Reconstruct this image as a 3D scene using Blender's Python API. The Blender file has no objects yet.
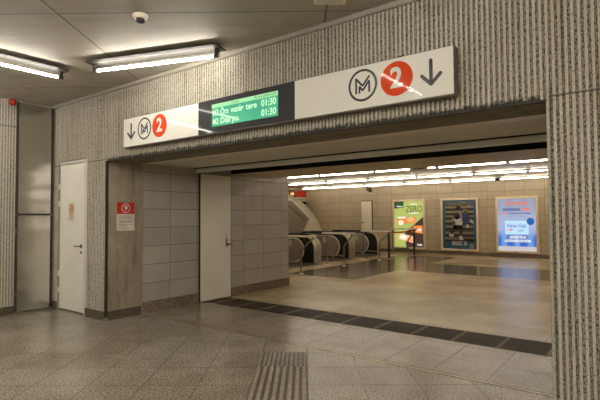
import bpy, math, random
from mathutils import Matrix, Vector
random.seed(7)
SC = bpy.context.scene
COL = SC.collection

# ------------------------------------------------------------------ camera
def make_camera():
    pit, yaw, roll = .0353981, .64806, -.0056168
    cy, sy, cp, sp = math.cos(yaw), math.sin(yaw), math.cos(pit), math.sin(pit)
    F = Vector((-sy*cp, cy*cp, sp)); R = Vector((cy, sy, 0)); U = R.cross(F)
    cr, sr = math.cos(roll), math.sin(roll)
    R, U = R*cr + U*sr, -R*sr + U*cr
    cam = bpy.data.cameras.new('camera'); o = bpy.data.objects.new('camera', cam); COL.objects.link(o)
    m = Matrix((R, U, -F)).transposed().to_4x4(); m.translation = Vector((0, 0, 1.4))
    o.matrix_world = m
    cam.sensor_width = 36; cam.lens = 467.55/600*36; cam.clip_start = .05; cam.clip_end = 100
    SC.camera = o
make_camera()

# ------------------------------------------------------------------ world, exposure
w = bpy.data.worlds.new('world'); SC.world = w; w.use_nodes = True
w.node_tree.nodes['Background'].inputs[0].default_value = (1.0, .9, .74, 1)
w.node_tree.nodes['Background'].inputs[1].default_value = 0.0
SC.view_settings.view_transform = 'Standard'; SC.view_settings.look = 'None'
SC.view_settings.gamma = 1; SC.view_settings.use_curve_mapping = False
SC.view_settings.exposure = 1.05
TUBE_FRONT = 56.0     # emission of the tubes in the front hall
TUBE_HALL = 13.0      # emission of the tubes in the escalator hall

# ------------------------------------------------------------------ node helpers
class NT:
    def __init__(s, name):
        s.m = bpy.data.materials.new(name); s.m.use_nodes = True
        s.t = s.m.node_tree; s.n = s.t.nodes; s.l = s.t.links
        s.b = s.n['Principled BSDF']
    def _in(s, sock, v):
        if isinstance(v, bpy.types.NodeSocket): s.l.new(v, sock)
        elif v is not None:
            if hasattr(sock.default_value, '__len__') and not isinstance(v, (tuple, list)): v = (v,)*len(sock.default_value)
            if isinstance(v, (tuple, list)) and len(sock.default_value) == 4 and len(v) == 3: v = (*v, 1)
            sock.default_value = v
    def M(s, op, a, b=None, c=None, clamp=False):
        n = s.n.new('ShaderNodeMath'); n.operation = op; n.use_clamp = clamp
        for i, v in enumerate((a, b, c)):
            if v is not None: s._in(n.inputs[i], v)
        return n.outputs[0]
    def step(s, v, lo, hi, a=0., b=1.):
        n = s.n.new('ShaderNodeMapRange'); n.interpolation_type = 'SMOOTHSTEP'
        s._in(n.inputs[0], v); s._in(n.inputs[1], lo); s._in(n.inputs[2], hi); s._in(n.inputs[3], a); s._in(n.inputs[4], b)
        return n.outputs[0]
    def pos(s):
        c = s.n.new('ShaderNodeTexCoord'); x = s.n.new('ShaderNodeSeparateXYZ'); s.l.new(c.outputs['Object'], x.inputs[0])
        return c.outputs['Object'], x.outputs[0], x.outputs[1], x.outputs[2]
    def comb(s, x, y, z):
        n = s.n.new('ShaderNodeCombineXYZ')
        for i, v in enumerate((x, y, z)): s._in(n.inputs[i], v)
        return n.outputs[0]
    def scale(s, v, sc):
        n = s.n.new('ShaderNodeMapping'); s.l.new(v, n.inputs[0]); n.inputs['Scale'].default_value = sc
        return n.outputs[0]
    def noise(s, v, sc, det=3, rough=.55):
        n = s.n.new('ShaderNodeTexNoise'); s.l.new(v, n.inputs['Vector'])
        n.inputs['Scale'].default_value = sc; n.inputs['Detail'].default_value = det; n.inputs['Roughness'].default_value = rough
        return n.outputs[0]
    def white(s, v):
        n = s.n.new('ShaderNodeTexWhiteNoise'); n.noise_dimensions = '3D'; s.l.new(v, n.inputs['Vector']); return n.outputs[0]
    def mix(s, f, a, b, mode='MIX'):
        n = s.n.new('ShaderNodeMix'); n.data_type = 'RGBA'; n.blend_type = mode
        s._in(n.inputs[0], f); s._in(n.inputs[6], a); s._in(n.inputs[7], b)
        return n.outputs[2]
    def bump(s, h, st=.5, d=.01):
        n = s.n.new('ShaderNodeBump'); n.inputs['Strength'].default_value = st; n.inputs['Distance'].default_value = d
        s._in(n.inputs['Height'], h); s.l.new(n.outputs[0], s.b.inputs['Normal'])
    def out(s, col=None, rough=None, metal=None, spec=None, coat=None):
        s._in(s.b.inputs['Base Color'], col)
        s._in(s.b.inputs['Roughness'], rough)
        s._in(s.b.inputs['Metallic'], metal)
        s._in(s.b.inputs['Specular IOR Level'], spec)
        s._in(s.b.inputs['Coat Weight'], coat)
        return s.m

def plain(name, col, rough=.5, metal=0., var=.08, sc=6., spec=.5, bump=0.):
    t = NT(name); p, x, y, z = t.pos()
    n = t.noise(p, sc, 4)
    f = t.step(n, .3, .7)
    c = t.mix(f, tuple(v*(1-var) for v in col), tuple(min(1, v*(1+var)) for v in col))
    if bump: t.bump(t.noise(p, sc*20, 3), bump, .003)
    return t.out(c, rough, metal, spec)
def emit(name, col, st, rough=.3, spec=.2):
    t = NT(name); p, *_ = t.pos()
    n = t.noise(p, 9., 2)
    c = t.mix(t.step(n, .3, .7), tuple(v*.94 for v in col), col)
    t._in(t.b.inputs['Emission Color'], c); t.b.inputs['Emission Strength'].default_value = st*(1. if st > 5 else .54)
    return t.out((col[0]*.3, col[1]*.3, col[2]*.3), rough, 0, spec)

def line_mask(t, v, p, off, w):
    """1 on grout lines of width w, period p"""
    f = t.M('FRACT', t.M('ADD', t.M('DIVIDE', t.M('SUBTRACT', v, off), p), 100.))
    d = t.M('SUBTRACT', .5, t.M('ABSOLUTE', t.M('SUBTRACT', f, .5)))
    return t.step(d, w*.35/p, w*.65/p, 1., 0.)
def cell(t, v, p, off):
    return t.M('FLOOR', t.M('DIVIDE', t.M('SUBTRACT', v, off), p))

def rib_concrete(name, axis):
    t = NT(name); p, x, y, z = t.pos()
    s_ = x if axis == 'X' else y
    f = t.M('FRACT', t.M('ADD', t.M('DIVIDE', s_, PITCH), 500.))
    d = t.M('ABSOLUTE', t.M('SUBTRACT', f, .5))                # 0 on the rib centre
    ridge = t.step(d, .20, .31, 1., 0.)
    cellid = cell(t, s_, PITCH, 0.)
    pv = t.scale(p, (1, 1, .45))
    chip = t.noise(t.comb(t.M('MULTIPLY', cellid, 3.7), 0., t.M('MULTIPLY', z, 1.)), 9., 4, .6)
    fine = t.noise(pv, 100., 3, .65)
    ridge = t.M('MULTIPLY', ridge, t.step(t.M('ADD', fine, t.M('MULTIPLY', chip, .35)), .50, .58))
    pits = t.step(t.noise(pv, 112., 2, .6), .49, .58)
    big = t.noise(t.scale(p, (1, 1, .5)), 1.1, 4)
    streak = t.noise(t.scale(p, (14, 14, .6)), 1., 3)
    groove = t.mix(pits, (.50, .465, .385), (.12, .11, .09))
    rc = t.mix(t.step(fine, .35, .75), (.70, .655, .56), (.82, .78, .68))
    c = t.mix(ridge, groove, rc)
    c = t.mix(t.step(big, .35, .75, 0., .35), c, (.74, .69, .58), 'MULTIPLY')
    c = t.mix(t.step(streak, .48, .75, 0., .55), c, (.55, .5, .4), 'MULTIPLY')
    jz = t.step(t.M('ABSOLUTE', t.M('SUBTRACT', z, 2.2)), .004, .009, .7, 0.)
    if axis == 'X':
        out_open = t.M('ADD', t.step(x, -6.0, -5.98, 1., 0.), t.step(x, -.55, -.53), clamp=True)
        c = t.mix(t.M('MULTIPLY', jz, out_open), c, (.09, .08, .06))
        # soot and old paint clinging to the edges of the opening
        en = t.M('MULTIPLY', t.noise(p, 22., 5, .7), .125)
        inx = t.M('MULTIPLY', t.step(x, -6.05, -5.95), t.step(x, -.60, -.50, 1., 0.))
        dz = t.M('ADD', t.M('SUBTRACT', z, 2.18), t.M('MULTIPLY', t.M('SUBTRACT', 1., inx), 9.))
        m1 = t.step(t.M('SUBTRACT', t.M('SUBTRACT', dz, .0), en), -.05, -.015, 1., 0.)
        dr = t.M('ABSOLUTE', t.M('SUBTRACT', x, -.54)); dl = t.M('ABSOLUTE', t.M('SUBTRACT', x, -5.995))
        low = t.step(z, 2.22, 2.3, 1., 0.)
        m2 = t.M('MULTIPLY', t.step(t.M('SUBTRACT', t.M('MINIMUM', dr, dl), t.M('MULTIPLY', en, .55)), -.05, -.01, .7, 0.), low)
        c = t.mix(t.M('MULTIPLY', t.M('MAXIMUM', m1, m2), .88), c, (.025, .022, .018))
    else:
        c = t.mix(t.step(t.M('ABSOLUTE', t.M('SUBTRACT', z, 2.75)), .004, .009, .7, 0.), c, (.09, .08, .06))
    t.bump(t.M('ADD', t.M('MULTIPLY', fine, .6), t.M('MULTIPLY', pits, -.5)), .9, .012)
    return t.out(c, .85, 0., .25)
PITCH = .038

def concrete(name, a, b, sc=2.2):
    t = NT(name); p, x, y, z = t.pos()
    n = t.noise(t.scale(p, (1, 1, .6)), sc, 6, .65); n2 = t.noise(t.scale(p, (1, 1, .15)), 7., 5, .7); n3 = t.noise(p, 60., 2)
    c = t.mix(t.step(n, .3, .72), a, b)
    c = t.mix(t.step(n2, .52, .66, 0., .65), c, tuple(v*.55 for v in a))
    c = t.mix(t.step(n3, .4, .7, 0., .25), c, tuple(v*1.25 for v in b))
    t.bump(n3, .35, .004)
    return t.out(c, .75, 0., .3)

def terrazzo(name, a, b, rough=.3, u0=None, p_=.46, rot=0., v0=0., joint=(.07, .06, .043), jw=.009, spk=.5, var=.12):
    t = NT(name); p, x, y, z = t.pos()
    cr, sr = math.cos(rot), math.sin(rot)
    u = t.M('ADD', t.M('MULTIPLY', x, cr), t.M('MULTIPLY', y, sr)); v = t.M('ADD', t.M('MULTIPLY', x, -sr), t.M('MULTIPLY', y, cr))
    n1 = t.noise(p, 75., 2, .6); n2 = t.noise(p, 48., 2); n3 = t.noise(p, .9, 5, .6)
    c = t.mix(t.step(n1, .43, .57), a, b)
    c = t.mix(t.step(n2, .58, .66, 0., spk), c, tuple(v_*1.5 for v_ in b))
    c = t.mix(t.step(n2, .34, .42, spk, 0.), c, tuple(v_*.45 for v_ in a))
    c = t.mix(t.step(n3, .36, .62, 0., .85), c, (.62, .58, .5), 'MULTIPLY')
    if u0 is not None:
        cid = t.comb(cell(t, u, p_, u0), cell(t, v, p_, v0), 0.)
        c = t.mix(t.M('MULTIPLY', t.white(cid), var*2), c, (.62, .6, .55), 'MULTIPLY')
        m = t.M('MAXIMUM', line_mask(t, u, p_, u0, jw), line_mask(t, v, p_, v0, jw))
        c = t.mix(t.M('MULTIPLY', m, .62), c, joint)
        t.bump(t.M('MULTIPLY', m, -1.), .4, .003)
    r = rough
    return t.out(c, r, 0., .5)

def wall_tile(name, axis, ph, oh, pv, ov, a, b, gr, rough=.35):
    t = NT(name); p, x, y, z = t.pos(); s_ = x if axis == 'X' else y
    cid = t.comb(cell(t, s_, ph, oh), cell(t, z, pv, ov), 0.)
    c = t.mix(t.white(cid), a, b)
    c = t.mix(t.step(t.noise(p, 3., 5, .65), .4, .75, 0., .3), c, (.7, .62, .5), 'MULTIPLY')
    m = t.M('MAXIMUM', line_mask(t, s_, ph, oh, .008), line_mask(t, z, pv, ov, .008))
    c = t.mix(m, c, gr)
    t.bump(t.M('MULTIPLY', m, -1.), .5, .004)
    return t.out(c, rough, 0., .5)

def ceiling_panels(name):
    t = NT(name); p, x, y, z = t.pos(); r = .6403
    cr, sr = math.cos(r), math.sin(r)
    u = t.M('ADD', t.M('MULTIPLY', x, cr), t.M('MULTIPLY', y, sr)); v = t.M('ADD', t.M('MULTIPLY', x, -sr), t.M('MULTIPLY', y, cr))
    n = t.noise(p, .8, 5, .6); n2 = t.noise(t.comb(t.M('MULTIPLY', u, .8), t.M('MULTIPLY', v, 5.), 0.), 1.5, 5, .7)
    c = t.mix(t.step(n, .3, .7), (.41, .38, .315), (.50, .465, .385))
    c = t.mix(t.step(n2, .45, .75, 0., .38), c, (.66, .6, .5), 'MULTIPLY')
    m = t.M('MAXIMUM', line_mask(t, u, 2.3, .2, .016), line_mask(t, v, 1.14, 3.93, .013))
    m2 = t.M('MULTIPLY', t.step(t.M('ABSOLUTE', t.M('SUBTRACT', u, -3.72)), .004, .008, 1., 0.), t.step(v, 6.0, 6.1))
    c = t.mix(t.M('MULTIPLY', t.M('MAXIMUM', m, m2), .85), c, (.10, .085, .065))
    t.bump(t.M('SUBTRACT', t.M('MULTIPLY', n2, .2), m), .3, .006)
    return t.out(c, .6, 0., .35)

MT = {}
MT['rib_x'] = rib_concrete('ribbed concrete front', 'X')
MT['rib_y'] = rib_concrete('ribbed concrete left', 'Y')
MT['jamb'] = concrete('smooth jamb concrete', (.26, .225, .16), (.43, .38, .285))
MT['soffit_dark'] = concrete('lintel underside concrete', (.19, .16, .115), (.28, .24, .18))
MT['ceil'] = ceiling_panels('cement ceiling panels')
MT['floor'] = terrazzo('speckled floor tiles', (.20, .178, .135), (.50, .46, .375), .23, .027, .46, .6403, 3.94)
MT['floor2'] = terrazzo('threshold floor tiles', (.20, .175, .13), (.47, .42, .325), .23, -1.17, .48, 0., 4.62)
MT['terr_l'] = terrazzo('pale hall terrazzo', (.55, .43, .275), (.78, .64, .43), .27, -1.0, 1.2, 0., 7.0, (.25, .2, .14), .006, .3, .04)
MT['terr_d'] = terrazzo('dark hall terrazzo', (.12, .098, .068), (.22, .182, .128), .2, -1.0, 1.2, 0., 7.0, (.05, .04, .03), .006, .3, .1)
MT['skirt'] = terrazzo('speckled skirting', (.14, .11, .08), (.33, .27, .2), .45, spk=.9)
MT['skirt_dark'] = terrazzo('dark stone skirting', (.085, .068, .048), (.14, .115, .082), .5, spk=.3)
MT['tile_near'] = wall_tile('wall tiles near gate', 'Y', .54, 4.562, .2735, .157, (.41, .39, .335), (.49, .465, .405), (.15, .13, .10))
MT['tile_far'] = wall_tile('far wall tiles', 'X', .60, -8.81, .283, .25, (.52, .43, .29), (.60, .505, .35), (.19, .14, .09))
MT['tile_hall_y'] = wall_tile('hall side wall tiles', 'Y', .60, 7.6, .283, .25, (.52, .43, .29), (.60, .505, .35), (.19, .14, .09))
MT['plaster'] = plain('plain plaster', (.42, .38, .3), .8)
MT['hall_ceil'] = plain('brown ceiling sheet', (.42, .345, .24), .4, .0, .06, 2.)
MT['soffit'] = plain('beige soffit board', (.74, .69, .58), .5, 0, .06, 1.5)
MT['soffit2'] = plain('brown soffit sheet', (.60, .50, .35), .45, 0, .06, 1.5)
MT['soffit_trim'] = plain('pale soffit trim', (.86, .76, .64), .4, 0, .05, 2)
MT['flap'] = plain('grey green shutter flap', (.78, .77, .69), .4, 0, .05, 2)
MT['cornice'] = plain('dull cornice', (.40, .37, .31), .6, 0, .08, 4)
MT['white_door'] = plain('white painted door', (.87, .85, .77), .32, 0, .03, 2)
MT['cream_door'] = plain('cream painted door', (.88, .83, .72), .35, 0, .03, 2)
MT['white_frame'] = plain('white painted frame', (.74, .71, .65), .4, 0, .04, 3)
MT['black'] = plain('black rubber', (.012, .011, .010), .5)
MT['void'] = plain('dark cavity', (.008, .007, .006), .9)
MT['dark_metal'] = plain('dark corroded metal', (.05, .043, .034), .6, .3, .4, 30.)
MT['grate'] = plain('brown cast grate', (.085, .066, .046), .5, .4, .3, 25.)
MT['grate_edge'] = plain('worn grate edge', (.30, .25, .18), .45, .5, .2, 25.)
MT['brass'] = plain('brass strip', (.40, .29, .17), .3, .8, .3, 8.)
t_ = NT('brushed steel'); p, x, y, z = t_.pos()
t_.bump(t_.noise(t_.scale(p, (0, .35, 1.5)), 1.9, 1), .55, .1); MT['brushed'] = t_.out(t_.mix(t_.noise(t_.scale(p, (1, 60, .8)), 3., 3), (.56, .54, .49), (.72, .70, .65)), .24, 1.)
MT['esc_steel'] = plain('escalator steel', (.50, .43, .33), .38, .6, .12, 5.)
MT['rail_steel'] = plain('rail steel', (.93, .89, .82), .35, .1, .05, 5.)
MT['rail_post'] = plain('rail post steel', (.30, .26, .20), .35, .7, .1, 5.)
MT['chrome'] = plain('dull chrome', (.45, .43, .40), .25, 1.)
MT['dark_handle'] = plain('dark handle', (.05, .045, .04), .35, .4)
MT['sign_white'] = plain('glossy white sign sheet', (.88, .86, .79), .05, 0, .01, 1., .07)
MT['sign_dark'] = plain('dark glass sheet', (.065, .065, .068), .05, 0, .03, 1., .07)
MT['sign_case'] = plain('sign casing', (.20, .18, .15), .45, .4)
MT['ink'] = plain('dark sign ink', (.03, .03, .032), .3)
MT['red'] = plain('orange red sign disc', (.80, .085, .025), .05, 0, .03, 1., .07)
MT['warn_red'] = plain('notice red', (.62, .03, .015), .35)
MT['paper'] = plain('notice paper', (.72, .69, .6), .45)
MT['paper_dark'] = plain('printed grey lines', (.33, .31, .27), .5)
MT['sticker'] = plain('cream sticker', (.75, .62, .42), .4)
MT['fixture'] = plain('lamp trough enamel', (.04, .037, .032), .5, 0, .05)
MT['tube_front'] = emit('front tube glow', (1., .94, .83), TUBE_FRONT)
MT['tube_dim'] = emit('dimmed front tube glow', (1., .93, .83), 26.)  # the two tubes in view are set dimmer to hold back glare
MT['tube_hall'] = emit('hall tube glow', (1., .88, .70), TUBE_HALL)
MT['tube_off'] = plain('unlit tube', (.2, .18, .15), .3)
MT['frame'] = plain('cream poster frame', (.92, .78, .56), .35, .1, .05)
MT['shell'] = plain('cream tunnel shell', (.90, .82, .66), .45, 0, .04, 2.)
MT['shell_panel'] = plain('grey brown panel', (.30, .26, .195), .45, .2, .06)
MT['red_lamp'] = plain('red beacon glass', (.42, .035, .015), .25)
MT['belt'] = plain('red belt', (.55, .03, .03), .5)
MT['tactile'] = terrazzo('tactile ridge stone', (.36, .325, .26), (.56, .52, .43), .45, spk=.4)
MT['tactile_base'] = terrazzo('tactile base stone', (.11, .095, .07), (.19, .168, .127), .45, spk=.4)

# ------------------------------------------------------------------ mesh helpers
class MB:
    def __init__(s): s.v = []; s.f = []; s.mi = []; s.mats = []; s.sm = []
    def m(s, mat):
        if mat not in s.mats: s.mats.append(mat)
        return s.mats.index(mat)
    def face(s, pts, mat, smooth=False):
        i = len(s.v); s.v += [tuple(p) for p in pts]; s.f.append(tuple(range(i, i+len(pts)))); s.mi.append(s.m(mat)); s.sm.append(smooth)
    def add(s, vs, fs, mat, smooth=False):
        i = len(s.v); s.v += [tuple(p) for p in vs]; k = s.m(mat)
        for f in fs: s.f.append(tuple(i+j for j in f)); s.mi.append(k); s.sm.append(smooth)
    def box(s, x0, x1, y0, y1, z0, z1, mat, M=None, bev=0.):
        if bev > 0:
            b = bev; vs = []; 
            # chamfered box: 24 verts
            for sx in (0, 1):
                for sy in (0, 1):
                    for sz in (0, 1):
                        X, Y, Z = (x0, x1)[sx], (y0, y1)[sy], (z0, z1)[sz]; ix, iy, iz = (1-2*sx)*b, (1-2*sy)*b, (1-2*sz)*b
                        vs += [(X, Y+iy, Z+iz), (X+ix, Y, Z+iz), (X+ix, Y+iy, Z)]
            def id(sx, sy, sz, k): return ((sx*2+sy)*2+sz)*3+k
            fs = []
            for a in (0, 1):
                fs.append([id(a, 0, 0, 0), id(a, 1, 0, 0), id(a, 1, 1, 0), id(a, 0, 1, 0)])
                fs.append([id(0, a, 0, 1), id(1, a, 0, 1), id(1, a, 1, 1), id(0, a, 1, 1)])
                fs.append([id(0, 0, a, 2), id(1, 0, a, 2), id(1, 1, a, 2), id(0, 1, a, 2)])
                for c in (0, 1):
                    fs.append([id(a, c, 0, 0), id(a, c, 0, 1), id(a, c, 1, 1), id(a, c, 1, 0)])
                    fs.append([id(a, 0, c, 0), id(a, 0, c, 2), id(a, 1, c, 2), id(a, 1, c, 0)])
                    fs.append([id(0, a, c, 1), id(0, a, c, 2), id(1, a, c, 2), id(1, a, c, 1)])
                    for d in (0, 1): fs.append([id(a, c, d, 0), id(a, c, d, 1), id(a, c, d, 2)])
        else:
            vs = [(x, y, z) for x in (x0, x1) for y in (y0, y1) for z in (z0, z1)]
            fs = [(0, 1, 3, 2), (4, 6, 7, 5), (0, 4, 5, 1), (2, 3, 7, 6), (0, 2, 6, 4), (1, 5, 7, 3)]
        if M: vs = [tuple(M @ Vector(p)) for p in vs]
        s.add(vs, fs, mat)
    def tube(s, pts, r, mat, n=10, cap=True, smooth=True):
        pts = [Vector(p) for p in pts]; rings = []
        rr = r if isinstance(r, (list, tuple)) else [r]*len(pts)
        up = None
        for i, p in enumerate(pts):
            d = ((pts[i+1]-p).normalized() if i < len(pts)-1 else Vector()) + ((p-pts[i-1]).normalized() if i else Vector())
            d.normalize()
            if up is None: up = Vector((0, 0, 1)) if abs(d.z) < .9 else Vector((0, 1, 0))
            a = d.cross(up).normalized(); b = a.cross(d).normalized(); up = b
            rings.append([p + (a*math.cos(t)+b*math.sin(t))*rr[i] for t in (2*math.pi*k/n for k in range(n))])
        vs = [q for rg in rings for q in rg]; fs = []
        for i in range(len(pts)-1):
            for k in range(n): fs.append((i*n+k, i*n+(k+1) % n, (i+1)*n+(k+1) % n, (i+1)*n+k))
        s.add(vs, fs, mat, smooth)
        if cap:
            s.face(rings[0][::-1], mat); s.face(rings[-1], mat)
    def lathe(s, c, prof, mat, n=20):
        vs = []; fs = []
        for r, z in prof:
            for k in range(n): t = 2*math.pi*k/n; vs.append((c[0]+r*math.cos(t), c[1]+r*math.sin(t), c[2]+z))
        for i in range(len(prof)-1):
            for k in range(n): fs.append((i*n+k, i*n+(k+1) % n, (i+1)*n+(k+1) % n, (i+1)*n+k))
        fs.append(tuple(range(n))); fs.append(tuple(range((len(prof)-1)*n, len(prof)*n)))
        s.add(vs, fs, mat, True)
    def prism(s, poly, f0, f1, mat):
        """poly: 2D points; f0, f1 map 2D -> 3D at both ends"""
        n = len(poly); a = [f0(*p) for p in poly]; b = [f1(*p) for p in poly]
        s.add(a+b, [tuple(range(n))[::-1], tuple(range(n, 2*n))] + [(i, (i+1) % n, n+(i+1) % n, n+i) for i in range(n)], mat)
    def build(s, name, parent=None, kind=None, label=None, cat=None, group=None, loc=None):
        me = bpy.data.meshes.new(name); me.from_pydata(s.v, [], s.f)
        for m in s.mats: me.materials.append(MT[m])
        for p, k, q in zip(me.polygons, s.mi, s.sm): p.material_index = k; p.use_smooth = q
        import bmesh
        bm = bmesh.new(); bm.from_mesh(me); bmesh.ops.recalc_face_normals(bm, faces=bm.faces); bm.to_mesh(me); bm.free()
        o = bpy.data.objects.new(name, me); COL.objects.link(o)
        if parent: o.parent = parent
        if loc: o.location = loc
        for k, v in (('kind', kind), ('label', label), ('category', cat), ('group', group)):
            if v: o[k] = v
        return o
def thing(name, label, cat, loc=(0, 0, 0), group=None, kind=None, rz=0.):
    o = bpy.data.objects.new(name, None); COL.objects.link(o); o.location = loc; o.rotation_euler = (0, 0, rz)
    o.empty_display_size = .1
    for k, v in (('kind', kind), ('label', label), ('category', cat), ('group', group)):
        if v: o[k] = v
    return o
def dup(root, loc, label=None, rz=None):
    r = root.copy(); COL.objects.link(r); r.location = loc
    if rz is not None: r.rotation_euler = (0, 0, rz)
    if label: r['label'] = label
    for ch in list(root.children):
        c = ch.copy(); COL.objects.link(c); c.parent = r
        for g in list(ch.children):
            d = g.copy(); COL.objects.link(d); d.parent = c
    return r
def struct(mb, name, label=None):
    return mb.build(name, kind='structure', label=label)

def text(name, body, size, loc, rot, mat, parent, width=None, bold=0., align='CENTER', ext=.0006):
    cu = bpy.data.curves.new(name, 'FONT'); cu.body = body; cu.size = size; cu.align_x = align; cu.align_y = 'CENTER'
    cu.offset = bold; cu.extrude = ext; cu.resolution_u = 3
    tmp = bpy.data.objects.new(name, cu); COL.objects.link(tmp)
    dg = bpy.context.evaluated_depsgraph_get(); me = bpy.data.meshes.new_from_object(tmp.evaluated_get(dg))
    bpy.data.objects.remove(tmp); me.name = name
    me.materials.clear(); me.materials.append(MT[mat])
    if width and len(me.vertices):
        xs = [v.co.x for v in me.vertices]; k = width/max(1e-6, max(xs)-min(xs))
        for v in me.vertices: v.co.x *= k
    o = bpy.data.objects.new(name, me); COL.objects.link(o); o.parent = parent; o.location = loc; o.rotation_euler = rot
    return o
def stroke(mb, pts, w, mat, Y0, Y1):
    """flat strokes in the XZ plane"""
    for (a, b) in zip(pts, pts[1:]):
        a, b = Vector(a), Vector(b); d = (b-a).normalized(); n = Vector((-d.y, d.x))*w/2; e = d*0
        P = [a-e+n, b+e+n, b+e-n, a-e-n]
        mb.prism([tuple(p) for p in P], lambda u, v: (u, Y0, v), lambda u, v: (u, Y1, v), mat)
def disc(mb, cx, cz, r, mat, Y0, Y1, n=40, r0=0, asp=1.):
    if r0 == 0:
        mb.prism([(cx+r*math.cos(2*math.pi*k/n)*asp, cz+r*math.sin(2*math.pi*k/n)) for k in range(n)], lambda u, v: (u, Y0, v), lambda u, v: (u, Y1, v), mat)
    else:
        for k in range(n):
            t0, t1 = 2*math.pi*k/n, 2*math.pi*(k+1)/n
            q = [(cx+rr*math.cos(t)*asp, cz+rr*math.sin(t)) for rr, t in ((r, t0), (r, t1), (r0, t1), (r0, t0))]
            mb.face([(a, Y0, b) for a, b in q], mat)
            mb.face([(q[0][0], Y0, q[0][1]), (q[1][0], Y0, q[1][1]), (q[1][0], Y1, q[1][1]), (q[0][0], Y1, q[0][1])], mat)
FACE_Y = (math.pi/2, 0, 0)
FACE_X = (math.pi/2, 0, math.pi/2)

# ------------------------------------------------------------------ structure: floors
CZ = 3.15; OX0, OX1, OZ = -5.98, -.56, 2.18
b = MB(); b.face([(-7.6, -6, 0), (5, -6, 0), (5, 4.1, 0), (-7.6, 4.1, 0)], 'floor')
struct(b, 'floor', 'speckled square floor tiles laid diagonally in the front hall')
b = MB(); b.face([(-6.1, 4.1, 0), (-.4, 4.1, 0), (-.4, 5.22, 0), (-6.1, 5.22, 0)], 'floor2')
struct(b, 'floor', 'tiles between the brass strip and the drain grate')
X_D = -5.3
b = MB()
def cellq(x0, x1, y0, y1, m): b.face([(x0, y0, 0), (x1, y0, 0), (x1, y1, 0), (x0, y1, 0)], m)
cellq(-6.1, 3, 5.8, 7.6, 'terr_l')
cellq(-8.6, -7.25, 7.6, 16.8, 'terr_l'); cellq(-12.2, -8.6, 7.6, 9.4, 'terr_l'); cellq(-12.2, -8.6, 15.8, 16.8, 'terr_l')
cellq(-7.25, X_D, 7.6, 9.0, 'terr_l'); cellq(-7.25, X_D, 9.0, 15.65, 'terr_d'); cellq(-7.25, X_D, 15.65, 16.8, 'terr_l')
cellq(X_D, 3, 7.6, 11.2, 'terr_l'); cellq(X_D, 3, 11.2, 13.3, 'terr_d'); cellq(X_D, 3, 13.3, 16.8, 'terr_l')
struct(b, 'floor', 'polished pale terrazzo with dark bands in the escalator hall')
b = MB(); b.box(-6.1, -.4, 4.085, 4.112, -.01, .003, 'brass'); struct(b, 'trim_1', 'thin brass strip where the diagonal tiles end')
b = MB(); b.box(-6.1, -.4, 5.2, 5.22, -.12, .001, 'grate_edge'); b.box(-6.1, -.4, 5.78, 5.8, -.12, .001, 'grate_edge'); b.box(-6.1, -.4, 5.2, 5.8, -.14, -.12, 'void')
struct(b, 'trim_2', 'channel under the drain grate')

# ------------------------------------------------------------------ structure: ribbed walls
def ribs(mb, s0, s1, z0, z1, fn, mat):
    """fn(s, depth, z) -> point; depth 0 at the rib crest"""
    pts = []; k = math.floor(s0/PITCH)-1
    while k*PITCH < s1+PITCH:
        c = (k+.5)*PITCH
        pts += [(c-.013, .009), (c-.009, 0), (c+.009, 0), (c+.013, .009)]; k += 1
    out = []
    for i, (s_, d) in enumerate(pts):
        if s0 < s_ < s1: out.append((s_, d))
    out = [(s0, .01)] + out + [(s1, .01)]
    for (a, da), (c, dc) in zip(out, out[1:]):
        mb.face([fn(a, da, z0), fn(c, dc, z0), fn(c, dc, z1), fn(a, da, z1)], mat)
b = MB(); fn = lambda s, d, z: (s, 3.5+d, z)
ribs(b, -7.5, -7.36, 0, CZ, fn, 'rib_x'); ribs(b, -7.36, -6.49, 2.265, CZ, fn, 'rib_x'); ribs(b, -6.49, OX0-.0, 0, CZ, fn, 'rib_x')
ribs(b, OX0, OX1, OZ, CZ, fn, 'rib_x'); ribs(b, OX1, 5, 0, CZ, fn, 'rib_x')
b.box(-7.6, -7.36, 3.511, 3.75, 0, CZ, 'jamb'); b.box(-7.36, -6.49, 3.511, 3.75, 2.265, CZ, 'jamb'); b.box(-7.36, -6.49, 3.62, 3.75, 0, 2.265, 'jamb')
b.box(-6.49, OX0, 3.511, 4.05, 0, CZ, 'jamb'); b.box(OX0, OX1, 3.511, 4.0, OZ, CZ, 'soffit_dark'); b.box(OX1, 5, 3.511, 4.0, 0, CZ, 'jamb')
struct(b, 'wall_front', 'ribbed rough concrete wall around the wide opening')
b = MB(); fl = lambda s, d, z: (-7.5-d, s, z)
ribs(b, -6, 3.5, 0, CZ, fl, 'rib_y'); b.box(-7.8, -7.511, -6, 3.5, 0, CZ, 'jamb')
struct(b, 'wall_left', 'ribbed concrete wall beside the steel cladding')
b = MB(); b.box(-7.8, 5.2, -6.2, -6, 0, CZ, 'plaster'); struct(b, 'wall_back')
b = MB(); b.box(5, 5.2, -6, 3.5, 0, CZ, 'plaster'); struct(b, 'wall_right')
b = MB(); b.box(-7.8, 5.2, -6.2, 4.0, CZ, CZ+.1, 'ceil'); struct(b, 'ceiling', 'stained cement panel ceiling of the front hall')
b = MB(); b.prism([(3.5, CZ), (3.462, CZ), (3.462, CZ-.028), (3.472, CZ-.04), (3.5, CZ-.04)], lambda y, z: (-7.5, y, z), lambda y, z: (5, y, z), 'cornice')
struct(b, 'trim_3', 'pale cornice strip along the top of the ribbed wall')
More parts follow.
